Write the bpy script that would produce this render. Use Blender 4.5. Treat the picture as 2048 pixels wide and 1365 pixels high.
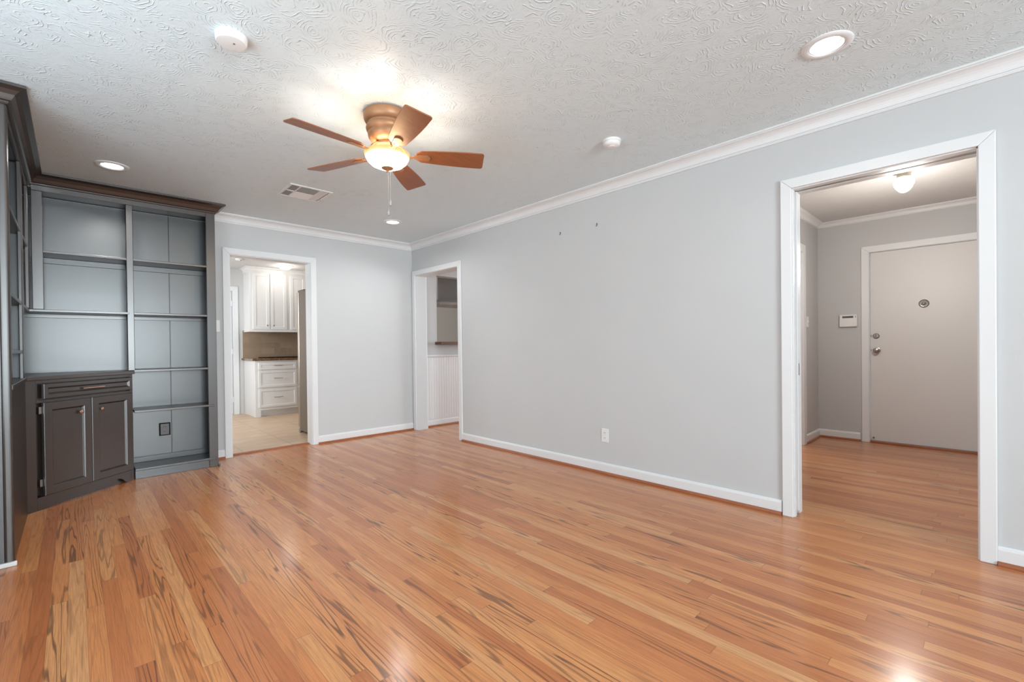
import bpy, bmesh, math, random
from mathutils import Vector, Matrix
random.seed(7)
for o in list(bpy.data.objects):
    bpy.data.objects.remove(o, do_unlink=True)
SC = bpy.context.scene
COL = SC.collection
PI = math.pi

# ------------------------------------------------------------------ camera
YAW, PITCH, ROLL, FPX = 0.7616, -0.0069, -0.0117, 918.027
CAM = Vector((-3.2426, -5.3021, 1.0923))
F = Vector((math.sin(YAW)*math.cos(PITCH), math.cos(YAW)*math.cos(PITCH), math.sin(PITCH)))
R = Vector((math.cos(YAW), -math.sin(YAW), 0))
U = R.cross(F)
R2 = math.cos(ROLL)*R + math.sin(ROLL)*U
U2 = math.cos(ROLL)*U - math.sin(ROLL)*R
cd = bpy.data.cameras.new('camera')
cam = bpy.data.objects.new('camera', cd)
COL.objects.link(cam)
cam.matrix_world = Matrix(((R2.x, U2.x, -F.x, CAM.x), (R2.y, U2.y, -F.y, CAM.y), (R2.z, U2.z, -F.z, CAM.z), (0, 0, 0, 1)))
cd.sensor_width = 36.0
cd.sensor_fit = 'HORIZONTAL'
cd.lens = FPX/2048*36
cd.shift_y = (698.358-682.5)/2048
cd.clip_start = 0.05
SC.camera = cam

# ------------------------------------------------------------------ view, world, daylight
SC.view_settings.view_transform = 'Standard'
SC.view_settings.look = 'None'
SC.view_settings.exposure = 0.13
SC.view_settings.gamma = 1.0
SC.view_settings.use_curve_mapping = False
W = bpy.data.worlds.new('sky')
SC.world = W
W.use_nodes = True
W.node_tree.nodes['Background'].inputs[0].default_value = (0.80, 0.90, 1.0, 1)
W.node_tree.nodes['Background'].inputs[1].default_value = 1.5

def area(name, loc, target, sx, sy, power, col=(1, 1, 1), spread=PI):
    l = bpy.data.lights.new(name, 'AREA')
    l.shape = 'RECTANGLE'; l.size = sx; l.size_y = sy
    l.energy = power; l.color = col; l.spread = spread
    o = bpy.data.objects.new(name, l); COL.objects.link(o)
    o.location = loc
    d = Vector(target)-Vector(loc)
    o.rotation_euler = d.to_track_quat('-Z', 'Y').to_euler()
    return o
# area lights added as daylight, placed outside guessed and unseen windows
area('added_daylight_rear', (-2.75, -9.50, 1.30), (-2.6, -2.0, 2.9), 1.9, 1.5, 165, (0.84, 0.95, 1.0), math.radians(130))
area('added_daylight_side', (-4.60, -3.75, 1.35), (-1.9, -1.0, 2.20), 1.5, 1.5, 30, (0.84, 0.95, 1.0))
area('added_daylight_side_near', (-4.10, -4.2, 1.50), (-1.0, -4.2, 1.6), 1.5, 1.4, 9, (0.84, 0.95, 1.0))
area('added_daylight_dining', (3.62, -1.9, 1.5), (0, -1.9, 1.5), 1.8, 1.4, 60, (0.95, 0.98, 1.0))  # added lamp behind an invented opening, brightens the dining side
area('added_daylight_kitchen', (-3.42, 1.9, 1.5), (0, 1.9, 1.5), 1.2, 1.1, 52, (0.95, 0.98, 1.0))  # added lamp outside the unseen kitchen side wall, brightens the kitchen

# ------------------------------------------------------------------ materials
def nt(name):
    m = bpy.data.materials.new(name); m.use_nodes = True
    t = m.node_tree; b = t.nodes['Principled BSDF']
    return m, t, b
def N(t, typ, **kw):
    n = t.nodes.new(typ)
    for k, v in kw.items():
        if isinstance(k, str) and hasattr(n, k): setattr(n, k, v)
    return n
def math_(t, op, a, b=None, c=None, clamp=False):
    n = t.nodes.new('ShaderNodeMath'); n.operation = op; n.use_clamp = clamp
    for i, v in enumerate((a, b, c)):
        if v is None: continue
        if isinstance(v, (int, float)): n.inputs[i].default_value = v
        else: t.links.new(v, n.inputs[i])
    return n.outputs[0]
def mixc(t, fac, a, b, mode='MIX'):
    n = t.nodes.new('ShaderNodeMix'); n.data_type = 'RGBA'; n.blend_type = mode
    for s, v in ((n.inputs['Factor'], fac), (n.inputs['A'], a), (n.inputs['B'], b)):
        pass
    ins = [i for i in n.inputs if i.type == 'RGBA']; outs = [o for o in n.outputs if o.type == 'RGBA']
    fi = n.inputs[0]
    for s, v in ((fi, fac), (ins[0], a), (ins[1], b)):
        if isinstance(v, (int, float)): s.default_value = v
        elif isinstance(v, tuple): s.default_value = v if len(v) == 4 else (*v, 1)
        else: t.links.new(v, s)
    return outs[0]
def ramp(t, fac, stops):
    n = t.nodes.new('ShaderNodeValToRGB')
    e = n.color_ramp.elements
    while len(e) < len(stops): e.new(0.5)
    for i, (p, c) in enumerate(stops):
        e[i].position = p
        e[i].color = (*c, 1) if isinstance(c, tuple) else (c, c, c, 1)
    t.links.new(fac, n.inputs[0])
    return n.outputs[0]
def noise(t, vec, scale, detail=2, rough=0.5, dim='3D', dist=0.0):
    n = t.nodes.new('ShaderNodeTexNoise'); n.noise_dimensions = dim
    n.inputs['Scale'].default_value = scale; n.inputs['Detail'].default_value = detail
    n.inputs['Roughness'].default_value = rough; n.inputs['Distortion'].default_value = dist
    t.links.new(vec, n.inputs['Vector'])
    return n.outputs['Fac']
def pos(t):
    return t.nodes.new('ShaderNodeNewGeometry').outputs['Position']
def comb(t, x, y, z):
    n = t.nodes.new('ShaderNodeCombineXYZ')
    for i, v in enumerate((x, y, z)):
        if isinstance(v, (int, float)): n.inputs[i].default_value = v
        else: t.links.new(v, n.inputs[i])
    return n.outputs[0]
def sep(t, v):
    n = t.nodes.new('ShaderNodeSeparateXYZ'); t.links.new(v, n.inputs[0]); return n.outputs
def bump(t, b, h, strength, dist):
    n = t.nodes.new('ShaderNodeBump'); n.inputs['Strength'].default_value = strength
    n.inputs['Distance'].default_value = dist
    t.links.new(h, n.inputs['Height']); t.links.new(n.outputs[0], b.inputs['Normal'])

def paint(name, col, rough=0.5, spec=0.5, grain=0.0, gscale=180, var=0.02):
    m, t, b = nt(name)
    p = pos(t)
    v = noise(t, p, 3.0, 3)
    c = mixc(t, v, tuple(x*(1-var) for x in col), tuple(min(1, x*(1+var)) for x in col))
    t.links.new(c, b.inputs['Base Color'])
    b.inputs['Roughness'].default_value = rough
    b.inputs['Specular IOR Level'].default_value = spec
    if grain: bump(t, b, noise(t, p, gscale, 2), grain, 0.001)
    return m
def metal(name, col, rough=0.3):
    m, t, b = nt(name)
    c = mixc(t, noise(t, pos(t), 60, 2), tuple(x*0.92 for x in col), col)
    t.links.new(c, b.inputs['Base Color'])
    b.inputs['Metallic'].default_value = 1; b.inputs['Roughness'].default_value = rough
    return m
def glow(name, col, strength, base=(0.9, 0.9, 0.9)):
    m, t, b = nt(name)
    b.inputs['Base Color'].default_value = (*base, 1)
    b.inputs['Emission Color'].default_value = (*col, 1)
    b.inputs['Emission Strength'].default_value = strength
    return m

M = {}
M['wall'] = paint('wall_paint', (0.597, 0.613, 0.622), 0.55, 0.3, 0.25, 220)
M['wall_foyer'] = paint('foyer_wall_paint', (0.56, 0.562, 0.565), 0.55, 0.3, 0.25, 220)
M['trim'] = paint('white_trim_paint', (0.785, 0.80, 0.81), 0.35, 0.45)
M['cab_white'] = paint('white_cabinet_paint', (0.78, 0.775, 0.765), 0.35, 0.45)
M['plastic'] = paint('white_plastic', (0.82, 0.82, 0.81), 0.35, 0.5)
M['dark_frame'] = paint('dark_brown_paint', (0.029, 0.021, 0.018), 0.30, 0.8, 0.08, 90, 0.08)
M['dark_frame'].node_tree.nodes['Principled BSDF'].inputs['IOR'].default_value = 1.62
M['dark_panel'] = paint('dark_paint_cool_reflection', (0.032, 0.034, 0.037), 0.33, 0.8, 0.03, 60, 0.06)  # same dark paint as the frame, bluish reflection mixed into its colour
M['dark_panel'].node_tree.nodes['Principled BSDF'].inputs['IOR'].default_value = 1.62
M['black'] = paint('black_gap', (0.006, 0.006, 0.006), 0.7, 0.2)
M['grey_dark'] = paint('dark_grey_screen', (0.10, 0.10, 0.09), 0.3)
M['nickel'] = metal('brushed_nickel', (0.42, 0.40, 0.38), 0.32)
M['steel'] = metal('stainless_steel', (0.50, 0.49, 0.48), 0.38)
M['copper'] = metal('copper_bronze', (0.62, 0.40, 0.32), 0.28)
M['bronze'] = metal('fan_bronze', (0.36, 0.185, 0.095), 0.45); M['bronze'].node_tree.nodes['Principled BSDF'].inputs['Metallic'].default_value = 0.35
M['darkplate'] = paint('dark_outlet_plate', (0.11, 0.10, 0.10), 0.35)
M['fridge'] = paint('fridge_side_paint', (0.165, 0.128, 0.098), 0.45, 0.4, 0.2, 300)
M['fridge_door'] = metal('fridge_door_metal', (0.50, 0.42, 0.34), 0.35)
M['hood'] = paint('hood_steel', (0.42, 0.41, 0.40), 0.35)
M['duct'] = paint('duct_grey', (0.33, 0.33, 0.33), 0.5)
M['chain'] = paint('pull_chain_metal', (0.30, 0.29, 0.28), 0.4)

def ceiling_mat(name, col, strength=0.5):
    m, t, b = nt(name)
    p = pos(t)
    wob = N(t, 'ShaderNodeTexNoise'); wob.inputs['Scale'].default_value = 7; wob.inputs['Detail'].default_value = 2
    t.links.new(p, wob.inputs['Vector'])
    vm = N(t, 'ShaderNodeVectorMath'); vm.operation = 'SCALE'; vm.inputs[3].default_value = 0.10
    t.links.new(wob.outputs['Color'], vm.inputs[0])
    va = N(t, 'ShaderNodeVectorMath'); va.operation = 'ADD'
    t.links.new(p, va.inputs[0]); t.links.new(vm.outputs[0], va.inputs[1])
    vo = N(t, 'ShaderNodeTexVoronoi'); vo.voronoi_dimensions = '2D'; vo.inputs['Scale'].default_value = 8.0
    vo.inputs['Randomness'].default_value = 1.0
    t.links.new(va.outputs[0], vo.inputs['Vector'])
    d = vo.outputs['Distance']
    n2 = noise(t, p, 26, 3, 0.6)
    ph = math_(t, 'ADD', math_(t, 'MULTIPLY', d, 52), math_(t, 'MULTIPLY', n2, 7.5))
    s = math_(t, 'SINE', ph)
    s = math_(t, 'POWER', math_(t, 'MAXIMUM', s, 0.0), 3.0)
    mask = ramp(t, noise(t, p, 24, 2, 0.6), [(0.45, 0.0), (0.60, 1.0)])
    mid = ramp(t, d, [(0.0, 0.4), (0.15, 1.0), (0.55, 0.8), (0.75, 0.1)])
    h = math_(t, 'MULTIPLY', math_(t, 'MULTIPLY', s, mask), mid)
    h = math_(t, 'ADD', h, math_(t, 'MULTIPLY', noise(t, p, 60, 2), 0.25))
    bump(t, b, h, strength, 0.010)
    b.inputs['Base Color'].default_value = (*col, 1)
    b.inputs['Roughness'].default_value = 0.5
    b.inputs['Specular IOR Level'].default_value = 0.35
    return m
M['ceiling'] = ceiling_mat('textured_ceiling', (0.74, 0.835, 0.875))
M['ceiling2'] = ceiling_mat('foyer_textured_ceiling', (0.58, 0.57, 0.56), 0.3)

def wood_floor():
    m, t, b = nt('oak_strip_floor')
    p = pos(t); x, y, z = sep(t, p)[:3]
    w = 0.0565
    u = math_(t, 'DIVIDE', x, w)
    ci = math_(t, 'FLOOR', u)
    wn = N(t, 'ShaderNodeTexWhiteNoise'); wn.noise_dimensions = '1D'; t.links.new(ci, wn.inputs['W'])
    off = math_(t, 'MULTIPLY', wn.outputs['Value'], 7.3)
    v = math_(t, 'ADD', math_(t, 'DIVIDE', y, 1.35), off)
    ri = math_(t, 'FLOOR', v)
    wn2 = N(t, 'ShaderNodeTexWhiteNoise'); wn2.noise_dimensions = '2D'
    t.links.new(comb(t, ci, ri, 0), wn2.inputs['Vector'])
    rnd = wn2.outputs['Value']
    rs = sep(t, wn2.outputs['Color'])
    # grain field, stretched along each strip
    gv = comb(t, math_(t, 'ADD', math_(t, 'MULTIPLY', x, 1.0), math_(t, 'MULTIPLY', rs[0], 37)),
              math_(t, 'ADD', math_(t, 'MULTIPLY', y, 0.045), math_(t, 'MULTIPLY', rs[1], 51)), math_(t, 'MULTIPLY', rs[2], 23))
    g = noise(t, gv, 9.5, 3.0, 0.45, dist=0.15)
    rings = math_(t, 'SINE', math_(t, 'MULTIPLY', g, 95))
    fine = noise(t, comb(t, math_(t, 'ADD', x, math_(t, 'MULTIPLY', rs[1], 9)), math_(t, 'MULTIPLY', y, 0.02), rs[0]), 330, 3, 0.6)
    dark = ramp(t, rings, [(0.0, 0.0), (0.55, 0.0), (0.97, 1.0)])
    patch = ramp(t, noise(t, gv, 3.1, 2), [(0.34, 0.15), (0.60, 1.0)])
    heavy = math_(t, 'GREATER_THAN', rs[2], 0.62)
    amt = math_(t, 'ADD', 0.27, math_(t, 'MULTIPLY', heavy, 0.50))
    dk = math_(t, 'MULTIPLY', math_(t, 'MULTIPLY', dark, patch), amt, clamp=True)
    base = ramp(t, rnd, [(0.0, (0.50, 0.170, 0.056)), (0.2, (0.59, 0.220, 0.075)), (0.5, (0.66, 0.268, 0.092)),
                         (0.85, (0.72, 0.333, 0.124)), (1.0, (0.71, 0.37, 0.16))])
    base = mixc(t, ramp(t, fine, [(0.40, 0.0), (0.64, 0.45)]), base, (0.30, 0.105, 0.045))
    base = mixc(t, noise(t, gv, 5.0, 2), base, mixc(t, 1.0, base, (0.86, 0.78, 0.74), 'MULTIPLY'))
    c = mixc(t, dk, base, (0.085, 0.032, 0.018))
    fu = math_(t, 'FRACT', u); fv = math_(t, 'FRACT', v)
    eu = math_(t, 'MINIMUM', fu, math_(t, 'SUBTRACT', 1.0, fu))
    ev = math_(t, 'MINIMUM', fv, math_(t, 'SUBTRACT', 1.0, fv))
    gap = math_(t, 'MAXIMUM', math_(t, 'LESS_THAN', eu, 0.013), math_(t, 'LESS_THAN', ev, 0.0011))
    c = mixc(t, math_(t, 'MULTIPLY', gap, 0.42), c, (0.10, 0.04, 0.02))
    t.links.new(c, b.inputs['Base Color'])
    big = noise(t, p, 1.7, 2)
    t.links.new(math_(t, 'ADD', 0.26, math_(t, 'MULTIPLY', big, 0.10)), b.inputs['Roughness'])
    b.inputs['Specular IOR Level'].default_value = 0.25
    b.inputs['Coat Weight'].default_value = 0.55
    b.inputs['Coat Roughness'].default_value = 0.17
    b.inputs['Coat IOR'].default_value = 1.42
    h = math_(t, 'ADD', math_(t, 'MULTIPLY', gap, -1.0), math_(t, 'MULTIPLY', noise(t, comb(t, x, math_(t, 'MULTIPLY', y, 0.3), 0), 22, 2), 0.9))
    n = t.nodes.new('ShaderNodeBump'); n.inputs['Strength'].default_value = 0.22; n.inputs['Distance'].default_value = 0.0012
    t.links.new(h, n.inputs['Height']); t.links.new(n.outputs[0], b.inputs['Normal']); t.links.new(n.outputs[0], b.inputs['Coat Normal'])
    return m
M['floor'] = wood_floor()

def wood(name, a, b_, rough=0.35, scale=1.0, axis=1):
    m, t, b = nt(name)
    tc = N(t, 'ShaderNodeTexCoord'); v = sep(t, tc.outputs['Object'])
    k = [1.0, 1.0, 1.0]; k[axis] = 0.06
    q = comb(t, *[math_(t, 'MULTIPLY', v[i], k[i]*scale) for i in range(3)])
    g = noise(t, q, 60, 3, 0.6, dist=0.4)
    c = mixc(t, g, a, b_)
    t.links.new(c, b.inputs['Base Color']); b.inputs['Roughness'].default_value = rough
    return m
M['shoe'] = wood('stained_oak_moulding', (0.42, 0.14, 0.06), (0.25, 0.075, 0.03), 0.35)
M['blade'] = wood('fan_blade_veneer', (0.33, 0.115, 0.042), (0.20, 0.062, 0.022), 0.38, 1.0, 0)
M['ledge'] = wood('walnut_ledge', (0.17, 0.08, 0.035), (0.07, 0.03, 0.015), 0.4, 1, 0)

def tile_floor():
    m, t, b = nt('kitchen_floor_tile')
    p = pos(t); x, y, z = sep(t, p)[:3]
    T = 0.50
    u = math_(t, 'DIVIDE', math_(t, 'ADD', x, 1.46+5), T); v = math_(t, 'DIVIDE', math_(t, 'ADD', y, 4.02), T)
    fu = math_(t, 'FRACT', u); fv = math_(t, 'FRACT', v)
    e = math_(t, 'MINIMUM', math_(t, 'MINIMUM', fu, math_(t, 'SUBTRACT', 1.0, fu)), math_(t, 'MINIMUM', fv, math_(t, 'SUBTRACT', 1.0, fv)))
    g = math_(t, 'LESS_THAN', e, 0.008)
    n1 = noise(t, comb(t, math_(t, 'MULTIPLY', x, 0.8), math_(t, 'MULTIPLY', y, 2.2), 0), 3.5, 4, 0.55, dist=0.6)
    c = mixc(t, ramp(t, n1, [(0.35, 0.0), (0.7, 1.0)]), (0.64, 0.43, 0.28), (0.70, 0.54, 0.38))
    c = mixc(t, g, c, (0.46, 0.33, 0.23))
    t.links.new(c, b.inputs['Base Color']); b.inputs['Roughness'].default_value = 0.38
    bump(t, b, g, -0.3, 0.002)
    return m
M['tile'] = tile_floor()
def backsplash_mat():
    m, t, b = nt('travertine_backsplash')
    p = pos(t); x, y, z = sep(t, p)[:3]
    br = N(t, 'ShaderNodeTexBrick')
    t.links.new(comb(t, x, z, 0), br.inputs['Vector'])
    br.inputs['Scale'].default_value = 1.0
    br.inputs['Brick Width'].default_value = 0.20; br.inputs['Row Height'].default_value = 0.10
    br.inputs['Mortar Size'].default_value = 0.0035
    br.inputs['Color1'].default_value = (0.40, 0.27, 0.17, 1); br.inputs['Color2'].default_value = (0.21, 0.135, 0.085, 1)
    br.inputs['Mortar'].default_value = (0.30, 0.22, 0.15, 1)
    c = mixc(t, noise(t, p, 14, 4, 0.6), br.outputs['Color'], (0.34, 0.25, 0.17), 'MIX')
    t.links.new(c, b.inputs['Base Color']); b.inputs['Roughness'].default_value = 0.55
    return m
M['backsplash'] = backsplash_mat()
def granite():
    m, t, b = nt('brown_granite')
    p = pos(t)
    c = ramp(t, noise(t, p, 90, 4, 0.7), [(0.35, (0.03, 0.015, 0.008)), (0.5, (0.16, 0.085, 0.04)), (0.65, (0.32, 0.20, 0.11))])
    t.links.new(c, b.inputs['Base Color']); b.inputs['Roughness'].default_value = 0.12
    return m
M['granite'] = granite()
M['lamp'] = glow('downlight_lens', (1.0, 0.99, 0.97), 3.5)
M['klamp'] = glow('kitchen_dome_glass', (1.0, 0.96, 0.90), 8.0)
M['bulb'] = glow('foyer_bulb', (1.0, 0.95, 0.88), 14.0)

def bowl_glass():
    m, t, b = nt('amber_frosted_bowl')
    z = sep(t, pos(t))[2]
    k = ramp(t, math_(t, 'DIVIDE', math_(t, 'SUBTRACT', z, 2.125), 0.085), [(0.0, 0.55), (0.25, 1.0), (0.55, 0.8), (0.80, 0.12), (1.0, 0.0)])
    c = mixc(t, k, (1.0, 0.72, 0.33), (1.0, 0.88, 0.72))
    t.links.new(c, b.inputs['Emission Color'])
    t.links.new(math_(t, 'ADD', 0.55, math_(t, 'MULTIPLY', math_(t, 'POWER', k, 2.5), 36.0)), b.inputs['Emission Strength'])
    b.inputs['Base Color'].default_value = (0.45, 0.30, 0.15, 1); b.inputs['Roughness'].default_value = 0.3
    tr = t.nodes.new('ShaderNodeBsdfTransparent'); tr.inputs[0].default_value = (1.0, 0.86, 0.66, 1)
    mx = t.nodes.new('ShaderNodeMixShader'); mx.inputs[0].default_value = 0.45
    t.links.new(tr.outputs[0], mx.inputs[1]); t.links.new(b.outputs[0], mx.inputs[2])
    t.links.new(mx.outputs[0], t.nodes['Material Output'].inputs['Surface'])
    return m
M['bowl'] = bowl_glass()
def cut_glass():
    m, t, b = nt('pressed_clear_glass')
    b.inputs['Base Color'].default_value = (0.96, 0.96, 0.95, 1)
    b.inputs['Transmission Weight'].default_value = 0.75
    b.inputs['Roughness'].default_value = 0.22
    b.inputs['IOR'].default_value = 1.2
    b.inputs['Emission Color'].default_value = (1, 0.97, 0.92, 1); b.inputs['Emission Strength'].default_value = 0.55
    return m
M['cutglass'] = cut_glass()

# ------------------------------------------------------------------ mesh helpers
class MB:
    def __init__(s): s.bm = bmesh.new()
    def box(s, x0, x1, y0, y1, z0, z1):
        x0, x1 = sorted((x0, x1)); y0, y1 = sorted((y0, y1)); z0, z1 = sorted((z0, z1))
        v = [s.bm.verts.new(p) for p in ((x0,y0,z0),(x1,y0,z0),(x1,y1,z0),(x0,y1,z0),(x0,y0,z1),(x1,y0,z1),(x1,y1,z1),(x0,y1,z1))]
        for f in ((0,3,2,1),(4,5,6,7),(0,1,5,4),(1,2,6,5),(2,3,7,6),(3,0,4,7)): s.bm.faces.new([v[i] for i in f])
        return s
    def obox(s, o, ex, ey, x0, x1, y0, y1, z0, z1):
        """box in a frame with origin o and unit axes ex, ey (z up)"""
        def P(a, b, c): return (o[0]+ex[0]*a+ey[0]*b, o[1]+ex[1]*a+ey[1]*b, c)
        v = [s.bm.verts.new(p) for p in (P(x0,y0,z0),P(x1,y0,z0),P(x1,y1,z0),P(x0,y1,z0),P(x0,y0,z1),P(x1,y0,z1),P(x1,y1,z1),P(x0,y1,z1))]
        for f in ((0,3,2,1),(4,5,6,7),(0,1,5,4),(1,2,6,5),(2,3,7,6),(3,0,4,7)): s.bm.faces.new([v[i] for i in f])
        return s
    def loft(s, rings, closed=True, cap=True):
        vs = [[s.bm.verts.new(p) for p in r] for r in rings]
        n = len(rings[0])
        for a, b in zip(vs, vs[1:]):
            for i in range(n if closed else n-1):
                j = (i+1) % n
                s.bm.faces.new((a[i], a[j], b[j], b[i]))
        if cap and closed:
            s.bm.faces.new(vs[0][::-1]); s.bm.faces.new(vs[-1])
        return s
    def prism(s, pts, z0, z1):
        return s.loft([[(x, y, z0) for x, y in pts], [(x, y, z1) for x, y in pts]])
    def lathe(s, prof, c=(0,0,0), seg=40, axis='Z', cap=True):
        rings = []
        for r, z in prof:
            r = max(r, 1e-4); ring = []
            for i in range(seg):
                a = 2*PI*i/seg; p = (r*math.cos(a), r*math.sin(a), z)
                if axis == 'X': p = (p[2], p[0], p[1])
                elif axis == 'Y': p = (p[0], p[2], p[1])
                ring.append((p[0]+c[0], p[1]+c[1], p[2]+c[2]))
            rings.append(ring)
        return s.loft(rings, cap=cap)
    def tube(s, pts, r, seg=8):
        pts = [Vector(p) for p in pts]; rings = []
        for i, p in enumerate(pts):
            d = (pts[min(i+1, len(pts)-1)]-pts[max(i-1, 0)]).normalized()
            a = d.orthogonal().normalized(); b = d.cross(a)
            if rings and i:
                a = (prev - d*prev.dot(d)).normalized(); b = d.cross(a)
            prev = a
            rings.append([tuple(p+(a*math.cos(2*PI*k/seg)+b*math.sin(2*PI*k/seg))*r) for k in range(seg)])
        return s.loft(rings)
    def sweep(s, prof, path):
        """profile (out, z) run along a plan path; out points to the right of travel; mitred"""
        n = len(path); rings = []
        for i, (px, py) in enumerate(path):
            def nrm(a, b):
                d = Vector((b[0]-a[0], b[1]-a[1])).normalized(); return Vector((d.y, -d.x))
            ns = []
            if i > 0: ns.append(nrm(path[i-1], path[i]))
            if i < n-1: ns.append(nrm(path[i], path[i+1]))
            m = ns[0] if len(ns) == 1 else (ns[0]+ns[1])/(1+ns[0].dot(ns[1]))
            rings.append([(px+m.x*o, py+m.y*o, z) for o, z in prof])
        return s.loft(rings)
    def build(s, name, mat, parent=None, bevel=0.0, smooth=False, seg=2):
        bmesh.ops.recalc_face_normals(s.bm, faces=s.bm.faces)
        me = bpy.data.meshes.new(name); s.bm.to_mesh(me); s.bm.free()
        me.materials.append(mat)
        if smooth:
            for p in me.polygons: p.use_smooth = True
        o = bpy.data.objects.new(name, me); COL.objects.link(o)
        if parent is not None:
            o.parent = parent
            o.matrix_parent_inverse = Matrix.Translation(-Vector(parent.location)) if parent.type == 'EMPTY' else Matrix.Identity(4)
        if bevel:
            b = o.modifiers.new('bevel', 'BEVEL'); b.width = bevel; b.segments = seg
            b.limit_method = 'ANGLE'; b.angle_limit = math.radians(40)
        if smooth:
            try:
                e = o.modifiers.new('split', 'EDGE_SPLIT'); e.split_angle = math.radians(38)
            except Exception: pass
        return o
def tag(o, label, cat=None, group=None, kind=None):
    o['label'] = label
    if cat: o['category'] = cat
    if group: o['group'] = group
    if kind: o['kind'] = kind
    return o
def thing(name, loc, label, cat, group=None, kind=None):
    o = bpy.data.objects.new(name, None); COL.objects.link(o)
    o.location = loc; o.empty_display_size = 0.05
    return tag(o, label, cat, group, kind)
def struct(o, label, cat):
    return tag(o, label, cat, kind='structure')
def point(name, loc, power, col, radius=0.04):
    l = bpy.data.lights.new(name, 'POINT'); l.energy = power; l.color = col; l.shadow_soft_size = radius
    o = bpy.data.objects.new(name, l); COL.objects.link(o); o.location = loc; return o

H = 2.44
XL, YR = -3.83, -9.2       # left wall plane, rear wall plane

# ------------------------------------------------------------------ shell
m = MB().box(XL-0.15, 3.6, YR-0.15, 0.075, -0.10, 0.0)
struct(m.build('floor', M['floor']), 'glossy red oak strip floor running through the living room and foyer', 'floor')
m = MB().box(-3.2, 3.6, 0.095, 3.6, -0.10, 0.0)
struct(m.build('floor', M['tile']), 'beige stone tile floor of the kitchen', 'floor')
m = MB().sweep([(0, -0.02), (0, 0.006), (0.008, 0.012), (0.05, 0.012), (0.058, 0.0), (0.058, -0.02)], [(-2.12, 0.125), (-1.30, 0.125)])
struct(m.build('trim_1', M['shoe']), 'reddish wood threshold strip at the kitchen doorway', 'threshold')

# ceiling with round holes for the recessed lights
DL = [(-0.755, -4.785, 'bright recessed ceiling light near the entry to the foyer'),
      (-3.025, -0.875, 'recessed ceiling light above the dark corner bookcase'),
      (-0.745, -0.850, 'recessed ceiling light near the far corner beyond the fan'),
      (-3.025, -4.785, 'recessed ceiling light overhead in front of the added rear window')]
bm = bmesh.new()
def loop(pts):
    vs = [bm.verts.new(p) for p in pts]
    return [bm.edges.new((vs[i], vs[(i+1) % len(vs)])) for i in range(len(vs))]
ed = loop([(XL-0.15, YR-0.15, H), (0.15, YR-0.15, H), (0.15, 0.13, H), (XL-0.15, 0.13, H)])
for cx, cy, _ in DL:
    ed += loop([(cx+0.082*math.cos(2*PI*i/40), cy+0.082*math.sin(2*PI*i/40), H) for i in range(40)])
bmesh.ops.triangle_fill(bm, use_beauty=True, use_dissolve=False, edges=ed, normal=(0, 0, -1))
ex = bmesh.ops.extrude_face_region(bm, geom=list(bm.faces))
for v in [g for g in ex['geom'] if isinstance(g, bmesh.types.BMVert)]: v.co.z += 0.10
bmesh.ops.recalc_face_normals(bm, faces=bm.faces)
me = bpy.data.meshes.new('ceiling'); bm.to_mesh(me); bm.free(); me.materials.append(M['ceiling'])
o = bpy.data.objects.new('ceiling', me); COL.objects.link(o)
struct(o, 'white ceiling with swirled crow-foot plaster texture in the living room', 'ceiling')
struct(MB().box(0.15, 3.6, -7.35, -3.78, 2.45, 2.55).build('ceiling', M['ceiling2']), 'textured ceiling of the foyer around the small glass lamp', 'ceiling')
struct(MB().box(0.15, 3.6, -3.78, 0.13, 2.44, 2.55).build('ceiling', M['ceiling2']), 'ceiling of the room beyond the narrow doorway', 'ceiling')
struct(MB().box(-3.2, 3.6, 0.13, 3.6, 2.44, 2.55).build('ceiling', paint('kitchen_ceiling_paint', (0.66, 0.645, 0.63), 0.6)), 'smooth off-white kitchen ceiling', 'ceiling')

# right wall with narrow doorway and pocket doorway
NY0, NY1, NZ = -1.003, -0.100, 2.035
PY0, PY1, PZ = -5.262, -4.426, 2.062
m = MB()
m.box(0, 0.15, NY1, 0.0, 0, H); m.box(0, 0.15, NY0, NY1, NZ, H); m.box(0, 0.15, PY1+0.02, NY0, 0, H)
m.box(0, 0.15, PY0, PY1+0.02, PZ, H); m.box(0, 0.15, YR-0.15, PY0, 0, H)
struct(m.build('wall_right', M['wall']), 'long pale grey wall with a narrow doorway and a wide pocket doorway', 'wall')
KX0, KX1, KZ = -2.106, -1.308, 2.056
m = MB()
m.box(XL-0.15, KX0, 0, 0.13, 0, H); m.box(KX0, KX1, 0, 0.13, KZ, H); m.box(KX1, 0.15, 0, 0.13, 0, H)
struct(m.build('wall_back', M['wall']), 'pale grey far wall with the kitchen doorway', 'wall')
m = MB()
SX0, SX1 = 0.385, 1.30
m.box(0.15, SX0, 0, 0.13, 0, H); m.box(SX1, 3.6, 0, 0.13, 0, H); m.box(SX0, SX1, 0, 0.13, 0, 1.118); m.box(SX0, SX1, 0, 0.13, 2.075, H)
struct(m.build('wall_dining', M['wall_foyer']), 'grey wall with a serving opening seen through the narrow doorway', 'wall')
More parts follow.
